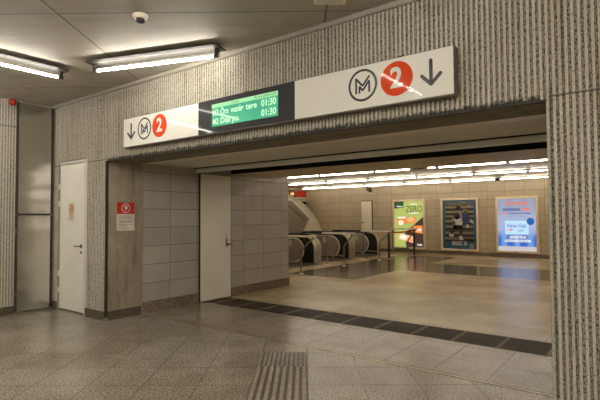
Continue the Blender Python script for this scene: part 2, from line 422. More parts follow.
# jamb side (tiled), gate housing, passage
b = MB(); b.box(-6.3, OX0, 4.08, 5.16, 0, 2.5, 'tile_near'); b.box(-6.3, OX0-.0, 5.16, 5.86, 0, 2.5, 'tile_near'); b.box(-6.3, OX0, 5.86, 7.5, 0, 2.7, 'tile_near')
b.box(-12.4, -6.3, 7.35, 7.5, 0, 2.7, 'tile_far')
struct(b, 'wall_left', 'wall of large pale tiles lining the passage')
b = MB(); b.box(OX1, OX1+.3, 4.0, 7.6, 0, 2.7, 'tile_near'); b.box(OX1+.3, 3.2, 7.45, 7.6, 0, 2.7, 'tile_far'); b.box(3, 3.2, 7.6, 16.9, 0, 2.7, 'tile_hall_y')
struct(b, 'wall_right', 'tiled wall on the hidden side of the passage')
b = MB(); b.box(-5.995, -5.968, 4.05, 4.075, 0, 2.18, 'jamb'); struct(b, 'trim_4', 'thin metal angle between jamb concrete and tiles')
b = MB(); b.box(-5.992, -5.972, 3.492, 3.515, 0.02, OZ, 'dark_metal'); b.box(-5.995, -5.972, 3.515, 3.53, 0.02, OZ, 'dark_metal'); b.box(-6.02, -5.968, 3.485, 3.53, 0, .045, 'brushed')
struct(b, 'trim_5', 'worn dark corner guard on the left edge of the opening')
b = MB(); b.box(OX1-.004, OX1+.004, 3.502, 3.53, 0, OZ, 'jamb'); b.box(OX0, OX1, 3.497, 3.53, OZ-.012, OZ+.003, 'dark_metal'); struct(b, 'trim_6', 'dark corroded edge along lintel and right side of the opening')
b = MB(); b.box(-6.0, OX1, 4.0, 4.2, 2.19, 2.6, 'soffit_trim'); b.box(-6.0, OX1, 4.208, 5.1, 2.2, 2.6, 'soffit'); 
struct(b, 'trim_7', 'beige soffit boards under the opening')
b = MB(); b.box(-5.98, OX1, 5.03, 5.075, 2.192, 2.2, 'void'); b.box(-6.3, OX1, 5.1, 5.12, 2.22, 2.9, 'void'); b.box(-6.3, OX1, 5.9, 5.92, 2.2, 2.9, 'void'); b.box(-6.3, OX1, 5.1, 5.92, 2.9, 2.92, 'void')
struct(b, 'trim_8', 'black slot of the gate housing in the ceiling')
b = MB(); b.prism([(5.88, 2.16), (7.3, 2.19), (7.3, 2.7), (7.28, 2.7), (7.28, 2.21), (5.88, 2.18)], lambda y, z: (-6.0, y, z), lambda y, z: (-.5, y, z), 'soffit2'); b.box(-6.0, -.5, 5.868, 5.88, 2.158, 2.5, 'void')
struct(b, 'ceiling', 'low brown ceiling of the passage behind the gate slot')
b = MB(); b.box(-12.4, 3.2, 7.28, 16.9, 2.62, 2.7, 'hall_ceil'); struct(b, 'ceiling', 'brown sheet ceiling of the escalator hall')
b = MB(); b.box(-12.4, 3.2, 16.8, 16.9, 0, 2.7, 'tile_far'); struct(b, 'wall_back', 'far wall of beige tiles behind the posters')
b = MB(); b.box(-12.4, -12.2, 7.6, 16.8, 2.05, 2.7, 'tile_hall_y'); b.box(-12.4, -12.2, 7.6, 9.0, -.2, 2.05, 'tile_hall_y')
struct(b, 'wall_left', 'tiled wall strip above the escalator tunnel')
# shutter flaps (three lengths)
for i, (x0, x1, lb) in enumerate(((-5.98, -4.2, 'left length of the grey flap under the gate slot'), (-4.195, -2.38, 'middle length of the grey flap under the gate slot'), (-2.375, OX1, 'right length of the grey flap under the gate slot'))):
    b = MB(); b.prism([(5.06, 2.186), (5.07, 2.128), (5.10, 2.122), (5.14, 2.14), (5.12, 2.2), (5.08, 2.2)], lambda y, z, X=x0: (X, y, z), lambda y, z, X=x1: (X, y, z), 'flap')
    b.build('gate_flap', label=lb, cat='flap')
# baseboards
b = MB(); b.box(-6.49, -5.99, 3.484, 3.51, 0, .12, 'skirt_dark'); b.box(-7.5, -7.36, 3.484, 3.51, 0, .12, 'skirt_dark'); struct(b, 'baseboard_front', 'dark stone skirting under the ribbed wall')
b = MB(); b.box(-5.99, -5.968, 3.53, 4.05, 0, .12, 'skirt_dark'); struct(b, 'baseboard_left', 'dark skirting under the concrete jamb')
b = MB(); b.box(-5.99, -5.97, 4.08, 5.15, 0, .157, 'skirt'); b.box(-5.99, -5.97, 5.87, 7.512, 0, .157, 'skirt'); struct(b, 'baseboard_left', 'speckled terrazzo skirting under the passage tiles')
b = MB(); b.box(-7.51, -7.485, -6, 2.955, 0, .12, 'skirt_dark'); struct(b, 'baseboard_left', 'dark skirting along the left ribbed wall')
b = MB(); b.box(-12.2, 3, 16.785, 16.8, 0, .12, 'skirt'); struct(b, 'baseboard_back', 'grimy speckled skirting under the poster wall')
b = MB(); b.box(OX1, 5, 3.484, 3.51, 0, .12, 'skirt_dark'); struct(b, 'baseboard_right')

# ------------------------------------------------------------------ door 1 (white, left)
d1 = thing('door_1', 'white painted service door with a small warning sticker in the ribbed wall', 'door', (-6.92, 3.55, 0), kind='structure')
b = MB(); b.box(-.415, .335, -.02, .02, .02, 2.21, 'white_door', bev=.004); b.box(-.38, .30, -.026, -.018, .10, 2.15, 'white_door', bev=.002); leaf = b.build('door_leaf', d1)
b = MB(); b.box(.337, .43, -.04, .06, 0, 2.26, 'white_frame', bev=.004); b.box(-.438, -.419, -.02, .06, 0, 2.26, 'jamb'); b.box(-.417, .337, -.03, .06, 2.217, 2.26, 'white_frame'); b.build('door_frame', d1)
b = MB()
b.tube([(.245, -.026, .985), (.245, -.075, .985)], .009, 'dark_handle'); b.tube([(.245, -.073, .985), (.13, -.073, .985)], .009, 'chrome'); b.box(.225, .265, -.032, -.02, .955, 1.015, 'dark_handle', bev=.003)
b.build('door_handle', d1)
b = MB(); b.lathe((0, 0, 0), [(.001, -.006), (.02, -.006), (.02, .006), (.001, .006)], 'dark_handle', 14); o = b.build('lock', d1, loc=(.245, -.028, .895)); o.rotation_euler = (math.pi/2, 0, 0)
for z in (1.88, 1.62, .55, .3):
    b = MB(); b.box(-.428, -.410, -.045, -.02, z-.04, z+.04, 'white_frame', bev=.003); b.build('hinge', d1)
b = MB(); b.box(-.13, .035, -.0275, -.026, 1.355, 1.625, 'sticker'); st = b.build('sticker', d1, label='cream sticker with a red prohibition ring')
b = MB(); disc(b, -.047, 1.53, .062, 'warn_red', -.029, -.027, 28, .045); b.box(-.085, -.01, -.0285, -.027, 1.524, 1.534, 'ink'); b.box(-.052, -.044, -.0285, -.027, 1.50, 1.56, 'warn_red'); b.build('prohibition_symbol', st)
b = MB()
for k in range(4): b.box(-.10+.01*(k % 2), .0-.012*(k % 2), -.0285, -.027, 1.385+.02*k, 1.391+.02*k, 'paper_dark')
b.build('printed_lines', st)

# door 2 (cream, beside gate)
d2 = thing('door_2', 'tall plain cream door standing at the gate slot in the tiled passage', 'door', (-5.98, 5.5, 0), kind='structure')
b = MB(); b.box(-.02, .035, -.345, .335, .015, 2.115, 'cream_door', bev=.004); b.build('door_leaf', d2)
b = MB(); b.box(.0, .02, -.365, -.347, 0, 2.12, 'black'); b.box(.0, .02, .337, .355, 0, 2.12, 'black'); b.build('door_frame', d2)
b = MB(); b.box(.035, .041, .205, .245, .88, 1.03, 'chrome', bev=.002); b.tube([(.04, .225, .93), (.075, .225, .93)], .014, 'dark_handle', 12); b.tube([(.073, .225, .93), (.073, .285, .93)], .012, 'dark_handle', 12); b.build('door_handle', d2)
b = MB(); b.box(.035, .037, .2, .25, 1.05, 1.12, 'paper'); b.build('sticker', d2)
# door 3: narrow panel on far wall
d3 = thing('door_3', 'narrow pale panel door left of the green poster on the far wall', 'door', (-9.3, 16.8, 0), kind='structure')
b = MB(); b.box(-.23, .23, -.07, -.0, .05, 2.0, 'shell', bev=.006); b.box(-.25, -.235, -.04, 0, 0, 2.03, 'black'); b.box(.235, .25, -.04, 0, 0, 2.03, 'black'); b.box(-.25, .25, -.05, 0, 2.005, 2.03, 'dark_metal'); b.build('door_leaf', d3)
b = MB(); b.box(-.2, -.12, -.078, -.07, 1.12, 1.17, 'dark_handle'); b.build('door_handle', d3)

# ------------------------------------------------------------------ steel cladding, beacon
for z0, z1, lb in ((.035, 1.44, 'lower brushed steel cladding panel in the left corner'), (1.465, 3.11, 'upper brushed steel cladding panel with a bright lamp reflection')):
    t = thing('steel_panel', lb, 'panel', (-7.462, 3.2, 0))
    b = MB(); b.box(-.025, .025, -.235, .235, z0, z1, 'brushed', bev=.004); b.build('sheet', t)
    b = MB(); b.box(-.02, .028, -.25, -.237, z0, z1, 'fixture'); b.box(-.02, .02, .237, .262, z0, z1, 'dark_metal'); b.build('edge_strip', t)
    if z0 < 1:
        for z in (.28, 1.2):
            b = MB(); b.box(.0, .035, -.262, -.244, z-.035, z+.035, 'chrome', bev=.002); b.build('hinge', t)
        b = MB(); b.box(-.02, .022, -.24, .24, 1.444, 1.463, 'dark_metal'); b.build('joint_strip', t)
t = thing('alarm_beacon', 'small red dome beacon high on the left ribbed wall', 'beacon', (-7.46, 2.885, 3.09))
b = MB(); b.lathe((0, 0, 0), [(.03, -.035), (.042, -.02), (.045, .0), (.045, .03), (.03, .05)], 'red_lamp', 16); b.build('dome', t)
b = MB(); b.box(-.06, .0, -.02, .02, .01, .055, 'dark_metal'); b.build('bracket', t)

# ------------------------------------------------------------------ ceiling things
t = thing('smoke_detector', 'round cream smoke detector on the front ceiling', 'detector', (-3.5, 2.35, CZ))
b = MB(); b.lathe((0, 0, 0), [(.066, 0), (.066, -.012), (.055, -.03), (.03, -.036)], 'shell', 28); b.build('base', t)
b = MB(); b.lathe((0, 0, 0), [(.036, -.03), (.038, -.062), (.02, -.072)], 'dark_handle', 20); b.build('sensor', t)
t = thing('ceiling_hatch', 'pale framed hatch in the front ceiling at the top of the photo', 'hatch', (0, 0, CZ), rz=.6403)
b = MB(); b.box(.09, .35, 3.5, 3.77, -.02, 0, 'frame', bev=.004); b.build('frame', t)
b = MB(); b.box(.115, .325, 3.525, 3.745, -.024, -.019, 'paper'); b.build('panel', t)

def front_fixture(x, y, ang, L, label, tube='tube_front'):
    t = thing('fluorescent_light', label, 'light', (x, y, CZ), 'tube lights on the front ceiling', rz=ang)
    h = L/2+.09
    b = MB()
    b.prism([(-.10, -.04), (.10, -.04), (.07, -.052), (-.07, -.052)], lambda v, z: (-h, v, z), lambda v, z: (h, v, z), 'fixture')
    b.box(-h, h, -.103, .103, -.042, -.035, 'dark_metal')
    b.build('housing', t)
    for s in (-.6, .6):
        b = MB(); b.tube([(s*L/2, 0, 0), (s*L/2, 0, -.04)], .012, 'dark_metal'); b.build('stem', t)
    for s in (-1, 1):
        b = MB(); b.box(s*(L/2+.035)-.018, s*(L/2+.035)+.018, -.026, .026, -.135, -.05, 'dark_handle', bev=.004)
        b.tube([(s*(L/2+.0), 0, -.122), (s*(L/2+.06), 0, -.122)], .021, 'chrome', 12); b.build('lamp_holder', t)
    b = MB(); b.tube([(-L/2, 0, -.122), (L/2, 0, -.122)], .0145, tube, 12); b.build('tube', t)
    return t
def fx(x0, y0, x1, y1, label):
    return front_fixture((x0+x1)/2, (y0+y1)/2, math.atan2(y1-y0, x1-x0), math.hypot(x1-x0, y1-y0), label, 'tube_dim')
fx(-4.87, 2.74, -3.52, 3.215, 'tube light running toward the ribbed wall above the white door')
fx(-5.46, 2.58, -5.47, 1.25, 'tube light cut by the left edge of the photo')
base = front_fixture(-6.6, 1.30, 1.33, 1.3, 'tube light beyond the left edge near the left ribbed wall')
for (x, y, a, lb) in ((-2.46, 1.38, 1.565, 'tube light on the ceiling in front of the right end of the sign'),
                      (-.4, 1.2, 1.5, 'added fill tube light overhead left of the camera position'), (1.9, 1.4, 1.5, 'added fill tube light over the right part of the front hall'),  # from here on, unseen fixtures added to raise the front hall's light level
                      (-4.4, -.6, 1.4, 'added fill tube light further back in the left part of the front hall'), (-6.6, -1.6, 1.4, 'added fill tube light near the back of the left wall'),
                      (-1.4, -2.0, 1.5, 'added fill tube light behind the camera position'), (1.9, -2.2, 1.5, 'added fill tube light at the back right of the front hall'),
                      (.6, -.6, 1.5, 'added fill tube light just behind the camera position on the right'), (3.6, .2, 1.5, 'added fill tube light near the right wall of the front hall'),
                      (3.7, -3.6, 1.5, 'added fill tube light in the back right corner of the front hall'), (-3.2, -3.6, 1.45, 'added fill tube light near the back wall on the left'), (.4, -4.2, 1.5, 'added fill tube light near the middle of the back wall'),
                      (-5.2, -3.9, 1.4, 'added fill tube light near the back left corner'), (-2.6, -1.0, 1.45, 'added fill tube light behind the camera position on the left')):
    dup(base, (x, y, CZ), lb, a)

# ------------------------------------------------------------------ the big sign
SY = 3.4
sg = thing('direction_sign', 'long white metro direction sign with a green departure display over the opening', 'sign', (-3.28, SY, 2.48))
ox, oz = -3.28, 2.48
def sb(x0, x1, z0, z1, y0, y1, mat, name, par=None, bev=0., label=None):
    b = MB(); b.box(x0-ox, x1-ox, y0, y1, z0-oz, z1-oz, mat, bev=bev); return b.build(name, par or sg, label=label)
sb(-5.415, -1.148, 2.292, 2.662, .006, .1, 'sign_case', 'casing')
wl = sb(-5.41, -3.972, 2.300, 2.656, 0, .006, 'sign_white', 'face_panel', label='glossy white left panel')
dk = sb(-3.970, -2.630, 2.300, 2.656, 0, .006, 'sign_dark', 'face_panel', label='dark glass middle panel')
wr = sb(-2.628, -1.152, 2.300, 2.656, 0, .006, 'sign_white', 'face_panel', label='glossy white right panel')
MT['lcd'] = None
t_ = NT('green display glow'); p, x, y, z = t_.pos()
c = t_.mix(t_.step(t_.noise(p, 2.2, 3), .35, .65), (.05, .33, .22), (.10, .50, .27))
t_._in(t_.b.inputs['Emission Color'], c); t_.b.inputs['Emission Strength'].default_value = .42; MT['lcd'] = t_.out((.05, .2, .12), .05, 0, .1)
MT['lcd_bar'] = emit('green header glow', (.36, .80, .38), .85); MT['lcd_txt'] = emit('pale green letters', (.60, 1., .60), .95); MT['lcd_ink'] = plain('dark display letters', (.05, .2, .1), .3)
scn = sb(-3.75, -2.83, 2.362, 2.602, -.002, .001, 'lcd', 'screen', dk)
sb(-3.75, -2.83, 2.560, 2.602, -.003, -.001, 'lcd_bar', 'header_bar', dk)
def st_(body, x, z, size, mat, width, par, bold=0., al='CENTER', y=-.0035): return text('lettering', body, size, (x-ox, y, z-oz), FACE_Y, mat, par, width, bold, al)
st_('Irány', -3.40, 2.581, .035, 'lcd_ink', .10, dk); st_('Következő', -2.99, 2.581, .035, 'lcd_ink', .28, dk)
[st_(w_, x_, 2.507, .088, 'lcd_txt', ww, dk, .0012, 'LEFT') for w_, x_, ww in (('M2', -3.735, .085), ('Örs', -3.62, .12), ('vezér', -3.465, .185), ('tere', -3.25, .15))]; st_('01:30', -2.85, 2.507, .092, 'lcd_txt', .19, dk, .0014, 'RIGHT')
[st_(w_, x_, 2.412, .088, 'lcd_txt', ww, dk, .0012, 'LEFT') for w_, x_, ww in (('M2', -3.735, .085), ('Déli', -3.62, .14), ('pu.', -3.445, .10))]; st_('01:30', -2.85, 2.412, .092, 'lcd_txt', .19, dk, .0014, 'RIGHT')
def arrow(x, par, w):
    b = MB(); X, Z = x-ox, 2.49-oz
    b.box(X-w/2, X+w/2, -.002, .0, Z-.075, Z+.09, 'ink'); disc(b, X, Z+.09, w/2, 'ink', -.002, 0, 16)
    stroke(b, [(X-.073, Z-.02), (X, Z-.092), (X+.073, Z-.02)], w, 'ink', -.002, 0)
    for q in ((X-.073, Z-.02), (X, Z-.092), (X+.073, Z-.02)): disc(b, q[0], q[1], w/2, 'ink', -.0021, 0, 16)
    b.build('arrow', par)
def logo(x, par):
    X, Z = x-ox, 2.492-oz
    b = MB(); disc(b, X, Z, .136, 'ink', -.002, 0, 48, .116); b.build('ring', par)
    b = MB(); w = .017
    stroke(b, [(X-.062, Z-.066), (X-.062, Z+.066)], w, 'ink', -.002, 0); stroke(b, [(X+.062, Z-.066), (X+.062, Z+.03)], w, 'ink', -.002, 0)
    stroke(b, [(X-.062, Z+.062), (X-.0, Z-.006), (X+.066, Z+.072)], w, 'ink', -.0021, 0)
    stroke(b, [(X-.03, Z-.066), (X-.03, Z-.005), (X, Z-.046), (X+.062, Z+.032)], w, 'ink', -.0022, 0)
    b.build('letter_mark', par)
def line2(x, par):
    X, Z = x-ox, 2.492-oz
    b = MB(); disc(b, X, Z, .138, 'red', -.002, 0, 48); b.build('line_disc', par, label='orange red disc')
    text('numeral', '2', .225, (X, -.0028, Z), FACE_Y, 'sign_white', par, .105, .007)
arrow(-5.245, wl, .027); logo(-4.965, wl); line2(-4.665, wl)
logo(-1.912, wr); line2(-1.606, wr); arrow(-1.322, wr, .028)
for x in (-5.0, -3.3, -1.6):
    b = MB(); b.box(x-ox-.03, x-ox+.03, .06, .1, .18, .21, 'dark_metal'); b.build('bracket', sg)

# notice on concrete jamb
nt = thing('warning_notice', 'red and white notice fixed to the concrete jamb', 'notice', (OX0, 3.796, 1.415))
def nb(y0, y1, z0, z1, x0, x1, mat, name, par=None):
    b = MB(); b.box(x0, x1, y0, y1, z0, z1, mat); return b.build(name, par or nt)
nb(-.139, .139, -.2, .2, 0, .004, 'paper', 'plate'); rd = nb(-.139, .139, .035, .2, .004, .006, 'warn_red', 'red_field')
b = MB()
for k in range(8):
    t0, t1 = math.pi/8+k*math.pi/4, math.pi/8+(k+1)*math.pi/4
    b.face([(.007, r*math.cos(t), .118+r*math.sin(t)) for r, t in ((.072, t0), (.072, t1), (.060, t1), (.060, t0))], 'paper')
b.build('octagon_ring', rd)
b = MB(); b.face([(.0072, y, .118+z) for y, z in ((-.028, .012), (-.02, .034), (.008, .04), (.028, .022), (.026, -.01), (.006, -.02), (-.004, -.044), (-.014, -.044), (-.008, -.014), (-.022, -.004))], 'paper'); b.build('hand_symbol', rd)
b = MB()
for z, a, c in ((.005, -.11, .10), (-.012, -.11, .09), (-.028, -.11, .11), (-.055, -.11, .10), (-.07, -.10, .10), (-.085, -.10, .11), (-.115, -.10, .11), (-.13, -.10, .03), (-.165, -.08, .06)):
    b.box(.0041, .0048, a, c, z-.003, z+.003, 'paper_dark')
b.build('printed_lines', nt)

# ------------------------------------------------------------------ drain grate
def grate(x0, x1, label):
    cx = (x0+x1)/2; hw = (x1-x0)/2-.003
    b = MB(); b.box(-hw, -hw+.012, -.277, .277, -.03, .0, 'grate_edge'); b.box(hw-.012, hw, -.277, .277, -.03, .0, 'grate_edge')
    b.box(-hw, hw, -.277, -.262, -.03, 0, 'grate'); b.box(-hw, hw, .262, .277, -.03, 0, 'grate'); b.box(-hw, hw, -.008, .008, -.03, -.001, 'grate')
    n = max(2, round((x1-x0)/.027)); 
    for k in range(1, n):
        x = -hw+2*hw*k/n; b.box(x-.006, x+.006, -.265, .265, -.03, -.001, 'grate')
    return b.build('drain_grate', label=label, cat='grate', group='drain grates across the opening', loc=(cx, 5.5, 0))
xs = [-5.965] + [-1.366-.487*k for k in range(9, -1, -1)] + [-.88, -.565]
names = ['leftmost narrow drain grate panel at the foot of the cream door'] + ['dark drain grate panel, %s from the left end' % w_ for w_ in ('second', 'third', 'fourth', 'fifth', 'sixth', 'seventh', 'eighth', 'ninth', 'tenth', 'eleventh')] + ['last narrow drain grate panel against the right ribbed pillar']
for i, (a, c) in enumerate(zip(xs, xs[1:])): grate(a, c, names[i])

# ------------------------------------------------------------------ tactile paving
tp = thing('tactile_paving', 'ribbed and studded tactile paving strip in the floor in front of the opening', 'paving', (0, 0, 0), rz=.6403)
b = MB(); b.box(-.452, .026, 4.412, 4.868, 0, .002, 'tactile_base')
pl_ = b.build('studded_slab', tp)
b = MB()
for i in range(11):
    for j in range(11):
        u = -.452+.478*(i+.5)/11; v = 4.412+.456*(j+.5)/11
        b.add([(u+r*math.cos(k*math.pi/4), v+r*math.sin(k*math.pi/4), z) for r, z in ((.013, .002), (.008, .006)) for k in range(8)], [tuple(range(8, 16))]+[(k, (k+1) % 8, 8+(k+1) % 8, 8+k) for k in range(8)], 'tactile')
b.build('studs', pl_)
for v0 in (3.952, 3.492, 3.032, 2.572):
    b = MB(); b.box(-.452, .026, v0, v0+.456, 0, .002, 'tactile_base'); sl = b.build('ribbed_slab', tp)
    b = MB()
    for i in range(8):
        u = -.452+.478*(i+.5)/8; b.prism([(u-.016, .002), (u-.011, .007), (u+.011, .007), (u+.016, .002)], lambda q, z, V=v0: (q, V+.004, z), lambda q, z, V=v0: (q, V+.452, z), 'tactile')
    b.build('ribs', sl)

# ------------------------------------------------------------------ escalator hall lights
def hall_light(x0, x1, Y, lit, label):
    t = thing('ceiling_tube_light', label, 'light', ((x0+x1)/2, Y, 2.62), 'tube lights in rows on the hall ceiling')
    h = (x1-x0)/2-.02
    b = MB(); b.box(-h, h, -.02, .02, -.03, 0, 'fixture'); b.build('housing', t)
    b = MB(); b.tube([(-h+.03, 0, -.047), (h-.03, 0, -.047)], .014, 'tube_hall' if lit else 'tube_off', 8); b.build('tube', t)
rows = [('nearest', 10.84, [-10.82, -9.17, -7.52, -5.78, -4.76], [(-4.76, -4.37, False), (-4.37, -4.11, True)], [-4.10, -2.52, -.9, .75, 2.4]),
        ('middle', 13.3, [-10.6, -8.95, -7.32, -5.67, -3.98, -2.6, -.95, .7, 2.35], [], []),
        ('farthest', 15.6, [-11.7, -10.3, -8.75, -7.12, -5.46, -3.88, -2.25, -.6, 1.05, 2.7], [], []),
        ('hidden added fill', 8.6, [-10.6, -8.95, -7.32, -5.67, -4.0, -2.4, -.75, .9, 2.5], [], [])]  # row out of view behind the soffit, added to brighten the hall
ordn = ['first', 'second', 'third', 'fourth', 'fifth', 'sixth', 'seventh', 'eighth', 'ninth', 'tenth', 'eleventh']
for nm, Y, xa, mid, xb in rows:
    segs = [(a, c, True) for a, c in zip(xa, xa[1:])] + mid + [(a, c, True) for a, c in zip(xb, xb[1:])]
    kx = {10.84: 11.03/10.84, 13.3: 13.5/13.3, 15.6: 15.95/15.6, 8.6: 1.}[Y]
    for i, (a, c, lit) in enumerate(segs):
        hall_light(a*kx, c*kx, Y*kx, lit, ('unlit short tube, ' if not lit else 'lit tube light, ') + '%s from the left in the %s row of the escalator hall' % (ordn[i], nm))

# ------------------------------------------------------------------ posters
MT['p_green'] = emit('poster lime', (.44, .50, .13), .9); MT['p_brown'] = emit('poster brown', (.10, .055, .045), .6); MT['p_dgreen'] = emit('poster dark green', (.035, .12, .05), .6)
MT['p_white'] = emit('poster white', (.85, .85, .8), .95); MT['p_orange'] = emit('poster orange', (.9, .30, .07), .8); MT['p_peach'] = emit('poster peach', (.9, .55, .32), .85)
MT['p_olive'] = emit('poster olive', (.13, .17, .03), .6); MT['p_blue'] = emit('poster blue', (.02, .13, .42), .9); MT['p_deep'] = emit('poster deep blue', (.01, .06, .30), .9)
MT['p_pale'] = emit('poster pale blue', (.45, .68, .95), 1.); MT['p_oran2'] = emit('poster red orange', (.85, .16, .07), .9)
MT['p_foot'] = emit('poster foot strip', (.55, .52, .55), .9)
t_ = NT('blue light box print with tube glow'); p, x, y, z = t_.pos()
g = t_.step(z, -.55, .55)
c1 = t_.mix(t_.step(z, -.5, -.12), (.01, .13, .62), (.46, .50, .74)); c = t_.mix(t_.step(z, .0, .8), c1, (.33, .31, .40))
tube_glow = t_.step(t_.M('ABSOLUTE', t_.M('SINE', t_.M('MULTIPLY', t_.M('ADD', x, .6), 7.8))), .55, 1., 0., 1.)  # glow of tubes behind the sheet, painted as brighter vertical bands
c = t_.mix(t_.M('MULTIPLY', tube_glow, t_.step(z, -.5, .1, .55, .22)), c, (.30, .60, 1.))
t_._in(t_.b.inputs['Emission Color'], c); t_.b.inputs['Emission Strength'].default_value = .40; MT['p_back3'] = t_.out((.1, .12, .2), .3)
for n_, c_ in (('q_blue', (.035, .12, .20)), ('q_dark', (.035, .032, .028)), ('q_wood', (.32, .24, .15)), ('q_tree', (.09, .10, .075)), ('q_skin', (.38, .2, .13)), ('q_white', (.62, .62, .6)), ('q_navy', (.03, .06, .18)), ('q_yel', (.33, .29, .12)), ('q_grey', (.28, .28, .3)), ('q_red', (.3, .08, .05))):
    MT[n_] = plain('print '+n_[2:], c_, .3)
def poster(x0, x1, label, back, bw=.07):
    cx = (x0+x1)/2; hw = (x1-x0)/2
    t = thing('poster_light_box', label, 'poster', (cx, 16.8, 1.09))
    b = MB(); z0, z1 = -.94, .94
    for a in ((-hw, hw, z0, z0+bw), (-hw, hw, z1-bw, z1), (-hw, -hw+bw, z0+bw, z1-bw), (hw-bw, hw, z0+bw, z1-bw)): b.box(a[0], a[1], -.11, 0, a[2], a[3], 'frame', bev=.004)
    b.box(-.03, .03, -.115, -.105, z0+.01, z0+.03, 'dark_metal')
    b.build('frame', t)
    b = MB(); b.box(-hw+bw, hw-bw, -.085, -.02, z0+bw, z1-bw, back); pr = b.build('print', t)
    return t, pr
LAY = [0]
def flat(par, name, polys, lvl=1, label=None):
    b = MB()
    for pts, m in polys:
        y0 = -.085-.0012*lvl
        b.face([(x, y0, z) for x, z in pts], m)
    return b.build(name, par, label=label)
R_ = lambda x0, x1, z0, z1: [(x0, z0), (x1, z0), (x1, z1), (x0, z1)]
def ell(cx, cz, rx, rz, n=14, t0=0., t1=2*math.pi): return [(cx+rx*math.cos(t0+(t1-t0)*k/n), cz+rz*math.sin(t0+(t1-t0)*k/n)) for k in range(n)]
def ptxt(par, body, x, z, size, mat, width, bold=.0, lvl=2): return text('lettering', body, size, (x, -.085-.0012*lvl, z), FACE_Y, mat, par, width, bold, 'CENTER', .0002)
# poster 1
t1, p1 = poster(-8.125, -6.81, 'lime green and brown backlit food poster behind the guard rails', 'p_green')
flat(p1, 'artwork', [([(-.1, -.885), (.6, -.885), (.6, .29), (.35, .1), (-.18, -.38)], 'p_brown'), (R_(-.6, -.42, .6, .885), 'p_brown')], 1)
flat(p1, 'logo_patch', [(R_(-.52, -.2, .62, .885), 'p_dgreen')], 2)
ptxt(p1, 'Natura', -.36, .68, .09, 'p_white', .26, .002, 3)
ptxt(p1, 'ZERO', .22, .56, .33, 'p_olive', .66, .002); ptxt(p1, 'cukor', .2, .76, .11, 'p_white', .3, .002); ptxt(p1, 'hozzáadva', .2, .42, .10, 'p_white', .36, .002)
flat(p1, 'pack_picture', [([(-.48, -.02), (.28, .05), (.28, .28), (-.48, .2)], 'p_orange'), (ell(-.32, .06, .12, .1), 'p_white'), (ell(.08, .17, .14, .09), 'p_peach'), (R_(-.45, -.12, .22, .28), 'p_white')], 3)
flat(p1, 'pack_picture', [([(.12, -.3), (.55, -.36), (.55, -.05), (.2, -.06)], 'p_orange'), (ell(.38, -.22, .14, .06), 'p_white')], 3)
flat(p1, 'pack_picture', [([(-.46, -.58), (.2, -.72), (.24, -.46), (-.4, -.36)], 'p_peach'), (ell(-.22, -.5, .15, .1), 'p_white'), (ell(.05, -.6, .1, .08), 'p_orange')], 3)
ptxt(p1, '100%', .42, -.78, .1, 'p_white', .2, .003, 3)
# poster 2: printed picture of three people sitting on benches
t2, p2 = poster(-6.215, -4.88, 'dim blue poster of people sitting on wooden steps', 'q_blue')
pic = [(R_(-.5, .5, -.56, .8), 'q_tree')]
flat(p2, 'picture', pic, 1)
rng = random.Random(3)
steps = []
for k, z in enumerate((.62, .45, .3, .12, -.08, -.3, -.5)): steps.append((R_(-.5, .5, z-.04, z+.025), 'q_wood' if k % 2 == 0 or k > 3 else 'q_yel')); steps.append((R_(-.5, .5, z-.13, z-.045), 'q_dark'))
steps.append((R_(-.12, .5, -.56, -.5), 'q_wood'))
for k in range(14): x = rng.uniform(-.48, .4); z = rng.uniform(.5, .78); steps.append((R_(x, x+.08, z, z+.03), rng.choice(['q_grey', 'q_tree', 'q_dark', 'q_yel'])))
flat(p2, 'bench_picture', steps, 2)
flat(p2, 'figure_picture', [
    (ell(-.02, .58, .08, .11), 'q_dark'), ([(-.16, .18), (.12, .18), (.08, .5), (-.12, .5)], 'q_grey'), ([(-.3, .1), (-.14, .1), (-.05, .3), (-.2, .32)], 'q_grey'), (ell(-.02, .57, .04, .06), 'q_skin')], 3)
flat(p2, 'figure_picture', [
    (ell(.22, .46, .075, .09), 'q_yel'), ([(.1, .1), (.38, .1), (.34, .4), (.14, .4)], 'q_navy'), ([(.2, -.02), (.3, -.02), (.32, .14), (.18, .14)], 'q_navy'), (R_(.24, .34, -.12, 0.), 'q_white'), (ell(.22, .45, .04, .055), 'q_skin'), ([(.36, .1), (.5, .02), (.5, .09), (.4, .2)], 'q_white')], 4)
flat(p2, 'figure_picture', [
    (ell(-.09, .3, .12, .12), 'q_dark'), ([(-.2, -.03), (.12, -.03), (.1, .2), (-.02, .22), (-.17, .2)], 'q_white'), (ell(-.08, .24, .045, .07), 'q_skin'),
    ([(-.24, -.1), (-.17, -.12), (-.12, .1), (-.2, .1)], 'q_skin'), ([(-.22, -.18), (.1, -.16), (.12, -.02), (-.2, -.02)], 'q_dark'),
    ([(-.36, -.32), (-.26, -.36), (-.02, -.06), (-.16, -.04)], 'q_dark'), ([(-.01, -.1), (.12, -.08), (.1, -.42), (.0, -.42)], 'q_dark'),
    ([(-.38, -.42), (-.22, -.46), (-.2, -.34), (-.34, -.3)], 'q_white'), ([(-.01, -.54), (.14, -.56), (.1, -.4), (.0, -.4)], 'q_white')], 5)
ptxt(p2, 'MAGIC 10', .0, -.68, .21, 'q_white', .52, .007); flat(p2, 'logo_patch', [(R_(.36, .5, -.86, -.68), 'q_grey')], 2)
ptxt(p2, 'MOST NEKÜNK', -.25, .73, .06, 'q_grey', .3, .001, 6)
